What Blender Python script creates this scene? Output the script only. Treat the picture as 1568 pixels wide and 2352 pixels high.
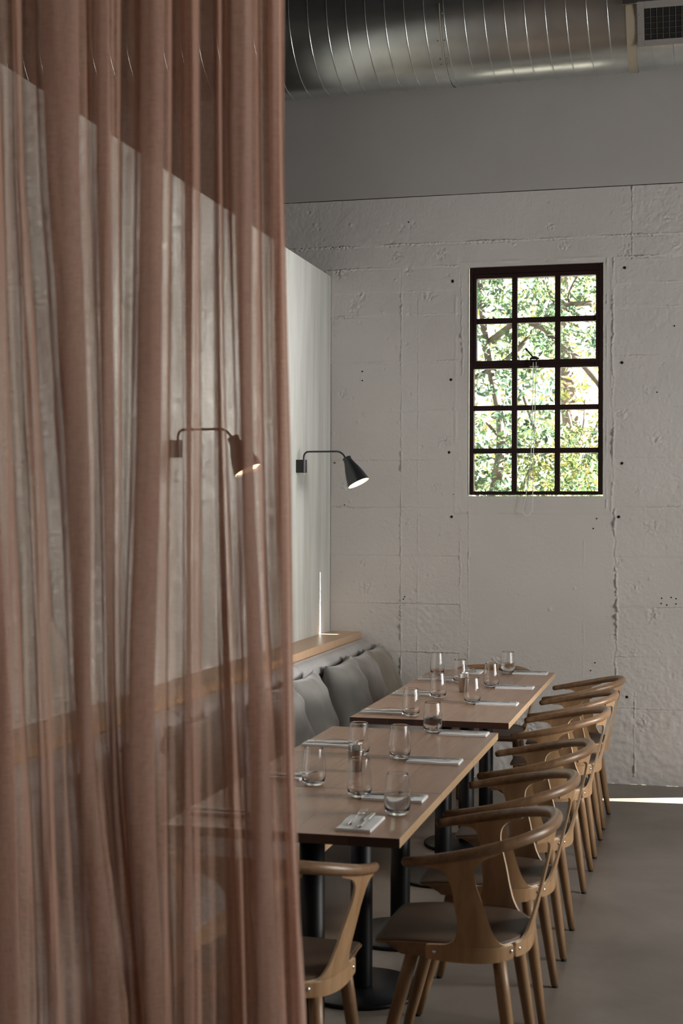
import bpy, bmesh, math, random
import numpy as np
from mathutils import Vector, Matrix

random.seed(7); RS = np.random.RandomState(11)
for o in list(bpy.data.objects): bpy.data.objects.remove(o)
SC = bpy.context.scene
COL = SC.collection
PI = math.pi

# ------------------------------------------------------------------ camera
def make_camera():
    cd = bpy.data.cameras.new('camera'); cam = bpy.data.objects.new('camera', cd); COL.objects.link(cam)
    cd.sensor_fit = 'HORIZONTAL'; cd.sensor_width = 24.0; cd.lens = 50.0
    cd.clip_start = 0.05; cd.clip_end = 200
    yaw, pitch, roll = math.radians(14.15), math.radians(0.10), math.radians(0.172)
    f = Vector((-math.sin(yaw)*math.cos(pitch), math.cos(yaw)*math.cos(pitch), math.sin(pitch)))
    r = Vector((math.cos(yaw), math.sin(yaw), 0)); u = r.cross(f)
    r2 = math.cos(roll)*r + math.sin(roll)*u; u2 = -math.sin(roll)*r + math.cos(roll)*u
    m = Matrix((r2, u2, -f)).transposed().to_4x4(); m.translation = Vector((0, 0, 1.6))
    cam.matrix_world = m
    cd.dof.use_dof = True; cd.dof.focus_distance = 7.4; cd.dof.aperture_fstop = 5.6
    SC.camera = cam
make_camera()

# ------------------------------------------------------------------ world, sun, large lights, exposure
W = bpy.data.worlds.new('world'); SC.world = W; W.use_nodes = True
nt = W.node_tree; nt.nodes.clear()
wo = nt.nodes.new('ShaderNodeOutputWorld'); bg = nt.nodes.new('ShaderNodeBackground')
tc = nt.nodes.new('ShaderNodeTexCoord'); sx = nt.nodes.new('ShaderNodeSeparateXYZ'); cr = nt.nodes.new('ShaderNodeValToRGB')
nt.links.new(tc.outputs['Generated'], sx.inputs[0]); nt.links.new(sx.outputs['Z'], cr.inputs[0])
cr.color_ramp.elements[0].position = 0.0; cr.color_ramp.elements[0].color = (1.0, 0.95, 0.80, 1)
cr.color_ramp.elements[1].position = 0.6; cr.color_ramp.elements[1].color = (0.80, 0.92, 1.0, 1)
nt.links.new(cr.outputs[0], bg.inputs[0]); bg.inputs[1].default_value = 2.6
nt.links.new(bg.outputs[0], wo.inputs[0])

SUN_A, SUN_T = 0.03, 0.30          # the sun travels (-1, +0.03, -0.30)
sd = bpy.data.lights.new('sun', 'SUN'); sd.energy = 90.0; sd.angle = 0.0012; sd.color = (1.0, 0.97, 0.92)
so = bpy.data.objects.new('sun', sd); COL.objects.link(so)
so.rotation_euler = Vector((-1, SUN_A, -SUN_T)).to_track_quat('-Z', 'Y').to_euler(); so.location = (6, 5, 5)

WIN_R = [(0.60, 0.9, 42, 76), (3.45, 0.75, 18, 180), (4.32, 0.75, 92, 180), (5.20, 0.75, 158, 180), (6.45, 0.95, 36, 40), (7.60, 0.36, 22, 180)]
# windows of the right-hand wall: centre y, width, power per metre, spread (the first is added to light the curtain, the narrow-spread one to brighten the partition)
WR_Z0, WR_Z1 = 0.85, 3.40
for yc, w, pw, spr in WIN_R:
    ld = bpy.data.lights.new('daylight', 'AREA'); ld.shape = 'RECTANGLE'; ld.size = w; ld.size_y = WR_Z1-WR_Z0
    ld.energy = pw*w; ld.spread = math.radians(spr); ld.color = (1.0, 0.985, 0.95)
    lo = bpy.data.objects.new('window_daylight', ld); COL.objects.link(lo)  # window daylight, plus added fill for the curtain and the partition
    lo.location = (3.17, yc, (WR_Z0+WR_Z1)/2); lo.rotation_euler = (PI/2, 0, PI/2)

vs = SC.view_settings; vs.view_transform = 'Standard'; vs.look = 'None'; vs.gamma = 1; vs.exposure = 0.10; vs.use_curve_mapping = False
cy = SC.cycles
cy.use_denoising = True; cy.max_bounces = 10; cy.diffuse_bounces = 4; cy.glossy_bounces = 4
cy.transmission_bounces = 8; cy.transparent_max_bounces = 16; cy.sample_clamp_indirect = 4
cy.caustics_reflective = False; cy.caustics_refractive = False

# ------------------------------------------------------------------ materials
def mat(name, color=(.5,.5,.5), rough=.5, metal=0, **kw):
    m = bpy.data.materials.new(name); m.use_nodes = True
    b = m.node_tree.nodes['Principled BSDF']
    b.inputs['Base Color'].default_value = (*color, 1); b.inputs['Roughness'].default_value = rough
    b.inputs['Metallic'].default_value = metal
    for k, v in kw.items():
        b.inputs[k.replace('_', ' ')].default_value = v
    return m
def N(m, typ, **kw):
    n = m.node_tree.nodes.new(typ)
    for k, v in kw.items():
        if k in n.inputs: n.inputs[k].default_value = v
        else: setattr(n, k, v)
    return n
def L(m, a, b): m.node_tree.links.new(a, b)
def ramp(m, fac, stops):
    r = N(m, 'ShaderNodeValToRGB'); e = r.color_ramp.elements
    while len(e) < len(stops): e.new(0.5)
    for el, (p, c) in zip(e, stops): el.position = p; el.color = (*c, 1)
    L(m, fac, r.inputs[0]); return r
def coords(m, kind='Object', scale=(1,1,1)):
    t = N(m, 'ShaderNodeTexCoord'); mp = N(m, 'ShaderNodeMapping'); mp.inputs['Scale'].default_value = scale
    L(m, t.outputs[kind], mp.inputs[0]); return mp.outputs[0]
def bump(m, h, strength=.3, dist=.01, prev=None):
    b = N(m, 'ShaderNodeBump', Strength=strength, Distance=dist); L(m, h, b.inputs['Height'])
    if prev is not None: L(m, prev, b.inputs['Normal'])
    return b.outputs[0]
def P(m): return m.node_tree.nodes['Principled BSDF']

def wood(name, c0, c1, rough=.45, axis='y', gs=1.0, vary=.12):
    m = mat(name, c0, rough)
    sc = {'x': (1.2, 14, 14), 'y': (14, 1.2, 14), 'z': (14, 14, 1.2)}[axis]
    v = coords(m, 'Object', tuple(s*gs for s in sc))
    n1 = N(m, 'ShaderNodeTexNoise', Scale=3.0, Detail=5, Distortion=.6); L(m, v, n1.inputs['Vector'])
    n2 = N(m, 'ShaderNodeTexNoise', Scale=22, Detail=3); L(m, v, n2.inputs['Vector'])
    mx = N(m, 'ShaderNodeMath', operation='MULTIPLY_ADD'); L(m, n2.outputs[0], mx.inputs[0]); mx.inputs[1].default_value = .35
    L(m, n1.outputs[0], mx.inputs[2])
    oi = N(m, 'ShaderNodeObjectInfo')
    add = N(m, 'ShaderNodeMath', operation='MULTIPLY_ADD'); L(m, oi.outputs['Random'], add.inputs[0]); add.inputs[1].default_value = vary*2
    sub = N(m, 'ShaderNodeMath', operation='SUBTRACT'); L(m, mx.outputs[0], sub.inputs[0]); sub.inputs[1].default_value = vary
    L(m, sub.outputs[0], add.inputs[2])
    r = ramp(m, add.outputs[0], [(.40, c0), (.85, c1)])
    L(m, r.outputs[0], P(m).inputs['Base Color'])
    L(m, bump(m, n2.outputs[0], .06, .002), P(m).inputs['Normal'])
    return m

M = {}
M['oak_top'] = wood('oiled oak tabletop', (.30,.165,.10), (.43,.26,.17), .30, 'y', .8, .22)
M['oak_end'] = wood('oak end grain', (.035,.013,.008), (.065,.024,.014), .5, 'x', 1.2, .3)
M['oak_edge'] = wood('oak long edge', (.42,.27,.15), (.56,.38,.23), .42, 'y', 1, .1)
M['chair_wood'] = wood('oiled oak rail', (.16,.088,.042), (.27,.155,.082), .33, 'x', .9, .08)
M['leg_wood'] = wood('oiled oak leg', (.20,.11,.05), (.33,.195,.10), .38, 'z', .9, .08)
M['ply'] = wood('oak veneer shell', (.32,.18,.085), (.44,.265,.135), .42, 'z', .9, .08)
M['ply_edge'] = mat('plywood edge', (.62,.47,.32), .5)
M['ledge'] = wood('light oak ledge', (.46,.29,.165), (.60,.40,.25), .33, 'z', 1.4, .02)
M['leather'] = mat('dark brown leather', (.10,.064,.040), .55)
M['black_metal'] = mat('black powder coated steel', (.003,.0033,.004), .42); M['black_metal'].node_tree.nodes['Principled BSDF'].inputs['Specular IOR Level'].default_value = .3
M['black_paint'] = mat('matt black lamp enamel', (.006,.006,.008), .42)
M['rubber'] = mat('black rubber', (.01,.01,.01), .7)
M['steel'] = mat('polished steel', (.62,.60,.58), .16, 1)
M['cup_steel'] = mat('brushed dark steel', (.42,.39,.37), .22, 1)
M['screw'] = mat('chrome screw', (.75,.75,.75), .18, 1)
M['frame'] = mat('oxblood brown window paint', (.015,.0042,.0036), .55); M['frame'].node_tree.nodes['Principled BSDF'].inputs['Specular IOR Level'].default_value = .25
M['cord'] = mat('white cord', (.8,.8,.78), .6)
M['hole'] = mat('dark hole', (.004,.004,.004), .95)
M['packet_w'] = mat('white paper', (.75,.73,.70), .6); M['packet_b'] = mat('brown paper', (.38,.23,.08), .6)

def concrete_paint():
    m = mat('white painted board-marked concrete', (.6,.57,.54), .62)
    v = coords(m)
    n1 = N(m, 'ShaderNodeTexNoise', Scale=1.3, Detail=4); L(m, v, n1.inputs['Vector'])
    r = ramp(m, n1.outputs[0], [(.3, (.575,.545,.52)), (.7, (.65,.625,.60))])
    L(m, r.outputs[0], P(m).inputs['Base Color'])
    n2 = N(m, 'ShaderNodeTexNoise', Scale=70, Detail=4, Roughness=.6); L(m, v, n2.inputs['Vector'])
    b1 = bump(m, n2.outputs[0], .20, .004)
    v2 = coords(m, 'Object', (60, 1, 4)); n3 = N(m, 'ShaderNodeTexNoise', Scale=4, Detail=3); L(m, v2, n3.inputs['Vector'])
    L(m, bump(m, n3.outputs[0], .12, .003, b1), P(m).inputs['Normal'])
    return m
M['concrete'] = concrete_paint()
def plaster(name, a, b, rough=.6, sc=(1,1,1), scale=2.0, bs=.1):
    m = mat(name, a, rough); v = coords(m, 'Object', sc)
    n1 = N(m, 'ShaderNodeTexNoise', Scale=scale, Detail=6, Roughness=.6); L(m, v, n1.inputs['Vector'])
    r = ramp(m, n1.outputs[0], [(.35, a), (.65, b)]); L(m, r.outputs[0], P(m).inputs['Base Color'])
    n2 = N(m, 'ShaderNodeTexNoise', Scale=60, Detail=3); L(m, coords(m), n2.inputs['Vector'])
    L(m, bump(m, n2.outputs[0], bs, .003), P(m).inputs['Normal']); return m
M['plaster_hi'] = plaster('smooth grey-white plaster', (.43,.41,.39), (.46,.44,.42))
M['plaster_part'] = plaster('troweled pale plaster', (.52,.53,.485), (.72,.725,.70), .5, (1, 3.2, .32), 2.6, .06)
M['ceiling'] = plaster('dark grey ceiling paint', (.028,.028,.028), (.036,.036,.036))
M['dark_wall'] = plaster('grey plaster', (.16,.15,.14), (.2,.19,.18))

def floor_mat():
    m = mat('polished concrete floor', (.2,.18,.16), .3)
    v = coords(m)
    n1 = N(m, 'ShaderNodeTexNoise', Scale=1.1, Detail=8, Roughness=.62, Distortion=.5); L(m, v, n1.inputs['Vector'])
    r = ramp(m, n1.outputs[0], [(.3, (.13,.107,.087)), (.5, (.195,.166,.140)), (.72, (.265,.230,.20))])
    L(m, r.outputs[0], P(m).inputs['Base Color'])
    n2 = N(m, 'ShaderNodeTexNoise', Scale=3.5, Detail=6); L(m, v, n2.inputs['Vector'])
    mr = N(m, 'ShaderNodeMapRange'); mr.inputs['To Min'].default_value = .26; mr.inputs['To Max'].default_value = .46
    L(m, n2.outputs[0], mr.inputs[0]); L(m, mr.outputs[0], P(m).inputs['Roughness'])
    n3 = N(m, 'ShaderNodeTexNoise', Scale=35, Detail=4); L(m, v, n3.inputs['Vector'])
    L(m, bump(m, n3.outputs[0], .07, .004), P(m).inputs['Normal'])
    return m
M['floor'] = floor_mat()

def duct_mat(name='galvanised spiral duct', a=(.46,.48,.47), b=(.74,.76,.74), metal=.96, rough=.27):
    m = mat(name, a, rough, metal)
    v = coords(m)
    n1 = N(m, 'ShaderNodeTexNoise', Scale=4, Detail=5, Roughness=.6); L(m, v, n1.inputs['Vector'])
    mx = n1
    r = ramp(m, mx.outputs[0], [(.3, a), (.9, b)]); L(m, r.outputs[0], P(m).inputs['Base Color'])
    mr = N(m, 'ShaderNodeMapRange'); mr.inputs['To Min'].default_value = rough-.03; mr.inputs['To Max'].default_value = rough+.05
    return m
M['duct'] = duct_mat()
M['vent'] = mat('grey-brown vent enamel', (.20,.182,.172), .45)

def fabric(name, c, rough=.85, sheen=.4):
    m = mat(name, c, rough); b = P(m)
    b.inputs['Sheen Weight'].default_value = sheen; b.inputs['Sheen Roughness'].default_value = .4
    v = coords(m, 'Object'); n = N(m, 'ShaderNodeTexNoise', Scale=220, Detail=2); L(m, v, n.inputs['Vector'])
    n1 = N(m, 'ShaderNodeTexNoise', Scale=5, Detail=4); L(m, v, n1.inputs['Vector'])
    r = ramp(m, n1.outputs[0], [(.3, tuple(x*.85 for x in c)), (.7, tuple(x*1.12 for x in c))]); L(m, r.outputs[0], b.inputs['Base Color'])
    L(m, bump(m, n.outputs[0], .15, .002), b.inputs['Normal']); return m
M['bench_fabric'] = fabric('grey leather-cloth', (.42,.405,.40), .5, .15)
M['pillow_grey'] = fabric('grey velvet', (.205,.195,.18)); M['pillow_taupe'] = fabric('taupe velvet', (.235,.205,.17)); M['pillow_mauve'] = fabric('mauve grey velvet', (.23,.205,.195))
M['napkin'] = fabric('white linen', (.86,.85,.84), .8, .1)

def glass_mat(name, ior=1.45, tint=(1,1,1)):
    m = mat(name, tint, 0.045); b = P(m)
    b.inputs['Transmission Weight'].default_value = 1; b.inputs['IOR'].default_value = ior; return m
M['glass'] = glass_mat('clear glass'); M['water'] = glass_mat('water', 1.33)
def pane_mat():
    m = bpy.data.materials.new('window glass'); m.use_nodes = True; t = m.node_tree; t.nodes.clear()
    o = t.nodes.new('ShaderNodeOutputMaterial'); mx = t.nodes.new('ShaderNodeMixShader'); tr = t.nodes.new('ShaderNodeBsdfTransparent')
    gl = t.nodes.new('ShaderNodeBsdfGlossy'); gl.inputs['Roughness'].default_value = .01; fr = t.nodes.new('ShaderNodeFresnel'); fr.inputs['IOR'].default_value = 1.25
    t.links.new(fr.outputs[0], mx.inputs[0]); t.links.new(tr.outputs[0], mx.inputs[1]); t.links.new(gl.outputs[0], mx.inputs[2]); t.links.new(mx.outputs[0], o.inputs[0])
    return m
M['pane'] = pane_mat()
def emis(name, c, s):
    m = mat(name, (.8,.8,.8), .5); b = P(m)
    b.inputs['Emission Color'].default_value = (*c, 1); b.inputs['Emission Strength'].default_value = s; return m
M['bulb'] = emis('warm lamp diffuser', (1.0,.70,.42), 17.0)
M['shade_in'] = mat('white inner shade', (.8,.78,.74), .5)

def linen():
    m = bpy.data.materials.new('sheer dusty pink linen'); m.use_nodes = True; t = m.node_tree; t.nodes.clear()
    o = t.nodes.new('ShaderNodeOutputMaterial')
    df = t.nodes.new('ShaderNodeBsdfDiffuse'); tl = t.nodes.new('ShaderNodeBsdfTranslucent'); tr = t.nodes.new('ShaderNodeBsdfTransparent')
    c = (.60,.425,.345, 1); df.inputs[0].default_value = c; tl.inputs[0].default_value = (.64,.405,.31, 1); tr.inputs[0].default_value = (.98,.93,.89,1)
    m1 = t.nodes.new('ShaderNodeMixShader'); m1.inputs[0].default_value = .45
    t.links.new(df.outputs[0], m1.inputs[1]); t.links.new(tl.outputs[0], m1.inputs[2])
    # opacity of the open weave: denser where the cloth turns edge-on, slubs from noise
    uv = t.nodes.new('ShaderNodeUVMap')
    mp = t.nodes.new('ShaderNodeMapping'); mp.inputs['Scale'].default_value = (420, 40, 1); t.links.new(uv.outputs[0], mp.inputs[0])
    mp2 = t.nodes.new('ShaderNodeMapping'); mp2.inputs['Scale'].default_value = (40, 420, 1); t.links.new(uv.outputs[0], mp2.inputs[0])
    mp3 = t.nodes.new('ShaderNodeMapping'); mp3.inputs['Scale'].default_value = (9, 3, 1); t.links.new(uv.outputs[0], mp3.inputs[0])
    def nz(v, d=3):
        n = t.nodes.new('ShaderNodeTexNoise'); n.inputs['Scale'].default_value = 1; n.inputs['Detail'].default_value = d
        t.links.new(v.outputs[0], n.inputs['Vector']); return n.outputs[0]
    def math_(op, a, b, c=None):
        n = t.nodes.new('ShaderNodeMath'); n.operation = op
        for i, x in enumerate((a, b, c)):
            if x is None: continue
            if isinstance(x, (int, float)): n.inputs[i].default_value = x
            else: t.links.new(x, n.inputs[i])
        return n.outputs[0]
    s = math_('ADD', math_('ADD', nz(mp), nz(mp2)), nz(mp3, 4))
    dens = math_('MULTIPLY_ADD', math_('SUBTRACT', s, 1.5), 1.3, 1.0)       # about 1
    geo = t.nodes.new('ShaderNodeNewGeometry'); dt = t.nodes.new('ShaderNodeVectorMath'); dt.operation = 'DOT_PRODUCT'
    t.links.new(geo.outputs['Incoming'], dt.inputs[0]); t.links.new(geo.outputs['Normal'], dt.inputs[1])
    cosv = math_('MAXIMUM', math_('ABSOLUTE', dt.outputs['Value'], 0), .12)
    ex = math_('DIVIDE', dens, cosv)
    trn = math_('POWER', .255, ex)
    mix = t.nodes.new('ShaderNodeMixShader'); t.links.new(trn, mix.inputs[0])
    t.links.new(m1.outputs[0], mix.inputs[1]); t.links.new(tr.outputs[0], mix.inputs[2]); t.links.new(mix.outputs[0], o.inputs[0])
    return m
M['linen'] = linen()

def leaf_mat(name):
    m = bpy.data.materials.new(name); m.use_nodes = True; t = m.node_tree; t.nodes.clear()
    o = t.nodes.new('ShaderNodeOutputMaterial'); at = t.nodes.new('ShaderNodeAttribute'); at.attribute_name = 'tint'
    d = t.nodes.new('ShaderNodeBsdfPrincipled'); d.inputs['Roughness'].default_value = .35
    tl = t.nodes.new('ShaderNodeBsdfTranslucent'); mx = t.nodes.new('ShaderNodeMixShader'); mx.inputs[0].default_value = .6
    t.links.new(at.outputs['Color'], d.inputs['Base Color']); t.links.new(at.outputs['Color'], tl.inputs[0])
    t.links.new(d.outputs[0], mx.inputs[1]); t.links.new(tl.outputs[0], mx.inputs[2]); t.links.new(mx.outputs[0], o.inputs[0]); return m
M['leaf'] = leaf_mat('leaves'); M['bark'] = plaster('grey-brown bark', (.05,.038,.03), (.12,.10,.083), .9, (1,1,1), 8, .4)
M['grass'] = mat('pale gravel', (.62,.57,.47), .9)

# ------------------------------------------------------------------ helpers
def mesh(name, verts, faces, m=None, smooth=False, mats=None, fmat=None):
    me = bpy.data.meshes.new(name); me.from_pydata([tuple(v) for v in verts], [], [tuple(f) for f in faces])
    for mm in (mats or ([m] if m else [])): me.materials.append(mm)
    if fmat is not None: me.polygons.foreach_set('material_index', np.array(fmat, dtype=np.int32))
    if smooth: me.polygons.foreach_set('use_smooth', [True]*len(me.polygons))
    me.update(); return me
def obj(name, me, parent=None, loc=None, rot=None):
    o = bpy.data.objects.new(name, me); COL.objects.link(o)
    if parent is not None: o.parent = parent
    if loc is not None: o.location = loc
    if rot is not None: o.rotation_euler = rot
    return o
def tag(o, label=None, cat=None, group=None, kind=None):
    if label: o['label'] = label
    if cat: o['category'] = cat
    if group: o['group'] = group
    if kind: o['kind'] = kind
    return o
def thing(name, label, cat, loc=(0,0,0), rz=0, group=None):
    return tag(obj(name, None, None, loc, (0,0,rz)), label, cat, group)
def children(o): return [c for c in bpy.data.objects if c.parent is o]
def copy_tree(o, kids, parent=None):
    c = o.copy(); COL.objects.link(c)
    if parent is not None: c.parent = parent
    for k in kids.get(o.name, []): copy_tree(k, kids, c)
    return c
def kids_of(root):
    d = {}
    def rec(o):
        ch = children(o); d[o.name] = ch
        for c in ch: rec(c)
    rec(root); return d

def box(x0, x1, y0, y1, z0, z1):
    v = [(x0,y0,z0),(x1,y0,z0),(x1,y1,z0),(x0,y1,z0),(x0,y0,z1),(x1,y0,z1),(x1,y1,z1),(x0,y1,z1)]
    return v, [(0,3,2,1),(4,5,6,7),(0,1,5,4),(1,2,6,5),(2,3,7,6),(3,0,4,7)]
def bbox(name, b, m, bev=.002, seg=2, mats=None, facefn=None):
    bm = bmesh.new(); v, f = box(*b); vs_ = [bm.verts.new(p) for p in v]
    for q in f: bm.faces.new([vs_[i] for i in q])
    if bev: bmesh.ops.bevel(bm, geom=bm.edges[:], offset=bev, segments=seg, affect='EDGES', profile=.5)
    me = bpy.data.meshes.new(name)
    if facefn:
        bm.normal_update()
        for fc in bm.faces: fc.material_index = facefn(fc)
    bm.to_mesh(me); bm.free()
    for mm in (mats or [m]): me.materials.append(mm)
    return me
def lathe(name, prof, m, seg=32, smooth=True, mats=None, fm=None):
    v, f, mi = [], [], []
    for r, z in prof:
        for k in range(seg):
            a = 2*PI*k/seg; v.append((r*math.cos(a), r*math.sin(a), z))
    for i in range(len(prof)-1):
        for k in range(seg):
            k2 = (k+1) % seg; f.append((i*seg+k, i*seg+k2, (i+1)*seg+k2, (i+1)*seg+k)); mi.append(fm[i] if fm else 0)
    if prof[0][0] > 1e-6: f.append(tuple(range(seg))[::-1]); mi.append(fm[0] if fm else 0)
    if prof[-1][0] > 1e-6: f.append(tuple((len(prof)-1)*seg+k for k in range(seg))); mi.append(fm[-1] if fm else 0)
    me = mesh(name, v, f, m, smooth, mats, mi if mats else None)
    bm = bmesh.new(); bm.from_mesh(me); bmesh.ops.remove_doubles(bm, verts=bm.verts[:], dist=1e-6)
    bmesh.ops.recalc_face_normals(bm, faces=bm.faces[:]); bm.to_mesh(me); bm.free(); return me
def crom(pts, n):
    P_ = np.array(pts, float); P2 = np.vstack([2*P_[0]-P_[1], P_, 2*P_[-1]-P_[-2]]); out = []
    for i in range(1, len(P2)-2):
        for k in range(n):
            t = k/n; a, b, c, d = P2[i-1], P2[i], P2[i+1], P2[i+2]
            out.append(.5*((2*b)+(-a+c)*t+(2*a-5*b+4*c-d)*t*t+(-a+3*b-3*c+d)*t**3))
    out.append(P_[-1]); return np.array(out)
def tube(name, pts, rad, m, seg=14, round_ends=True, closed=False):
    pts = [Vector(p) for p in pts]; n = len(pts)
    if isinstance(rad, (int, float)): rad = [rad]*n
    rad = list(rad); T = []
    for i in range(n):
        if closed: d = pts[(i+1) % n]-pts[i-1]
        else: d = pts[min(i+1,n-1)]-pts[max(i-1,0)]
        T.append(d.normalized())
    up = Vector((0,0,1)) if abs(T[0].z) < .9 else Vector((1,0,0))
    nrm = (up - up.dot(T[0])*T[0]).normalized(); rings = []
    seq = []
    for i in range(n):
        if i: nrm = (nrm - nrm.dot(T[i])*T[i]).normalized()
        seq.append((pts[i], T[i], nrm.copy(), rad[i]))
    if round_ends and not closed:
        p, t, q, r = seq[0]; pre = [(p - t*r*math.sin(a)*.8, t, q, max(r*math.cos(a), 1e-4)) for a in (PI/2*.97, PI/3, PI/6)]
        p, t, q, r = seq[-1]; post = [(p + t*r*math.sin(a)*.8, t, q, max(r*math.cos(a), 1e-4)) for a in (PI/6, PI/3, PI/2*.97)]
        seq = pre + seq + post
    v, f = [], []
    for p, t, q, r in seq:
        b = t.cross(q)
        for k in range(seg):
            a = 2*PI*k/seg; v.append(p + q*(r*math.cos(a)) + b*(r*math.sin(a)))
    R_ = len(seq)
    for i in range(R_ if closed else R_-1):
        j = (i+1) % R_
        for k in range(seg):
            k2 = (k+1) % seg; f.append((i*seg+k, i*seg+k2, j*seg+k2, j*seg+k))
    if not closed: f.append(tuple(range(seg))[::-1]); f.append(tuple((R_-1)*seg+k for k in range(seg)))
    return mesh(name, v, f, m, True)
def shell(name, grid, th, mats, flip=1, edge_mat=1):
    """closed sheet of thickness th from an (r, c, 3) grid; edges get the second material"""
    G = np.array(grid, float); r, c = G.shape[:2]
    du = np.gradient(G, axis=1); dv = np.gradient(G, axis=0); n = np.cross(du, dv); n /= (np.linalg.norm(n, axis=2, keepdims=True)+1e-9)
    A, B = G + n*th/2*flip, G - n*th/2*flip
    v = list(A.reshape(-1,3)) + list(B.reshape(-1,3)); o = r*c; f, mi = [], []
    for i in range(r-1):
        for j in range(c-1):
            a, b, d, e = i*c+j, i*c+j+1, (i+1)*c+j+1, (i+1)*c+j
            f += [(a,b,d,e), (o+a,o+e,o+d,o+b)]; mi += [0,0]
    per = [j for j in range(c)] + [i*c+c-1 for i in range(1,r)] + [(r-1)*c+j for j in range(c-2,-1,-1)] + [i*c for i in range(r-2,0,-1)]
    for a, b in zip(per, per[1:]+per[:1]): f.append((a, o+a, o+b, b)); mi.append(edge_mat)
    me = mesh(name, v, f, None, False, mats, mi)
    sm = [mi_ == 0 for mi_ in mi]; me.polygons.foreach_set('use_smooth', sm)
    bm = bmesh.new(); bm.from_mesh(me); bmesh.ops.recalc_face_normals(bm, faces=bm.faces[:])
    for e in bm.edges:
        if len(e.link_faces) == 2 and e.link_faces[0].material_index != e.link_faces[1].material_index: e.smooth = False
    bm.to_mesh(me); bm.free(); return me
def vnoise(X, Y, f, seed=0):
    rs = np.random.RandomState(seed); G = rs.rand(64, 64)
    x, y = X*f, Y*f; xi, yi = np.floor(x).astype(int), np.floor(y).astype(int); u, w = x-xi, y-yi
    u, w = u*u*(3-2*u), w*w*(3-2*w); g = lambda a, b: G[a % 64, b % 64]
    return (g(xi,yi)*(1-u)+g(xi+1,yi)*u)*(1-w) + (g(xi,yi+1)*(1-u)+g(xi+1,yi+1)*u)*w - .5

# ------------------------------------------------------------------ the room
YB, XP, XR, ZC = 8.625, -2.246, 3.2, 4.95
XL, YF = -6.0, -3.0
WX0, WX1, WZ0, WZ1 = -1.381, -.564, 1.714, 3.113        # window opening
def quad(name, pts, m, kind='structure'):
    return tag(obj(name, mesh(name, pts, [(0,1,2,3)], m)), kind=kind)

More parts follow.
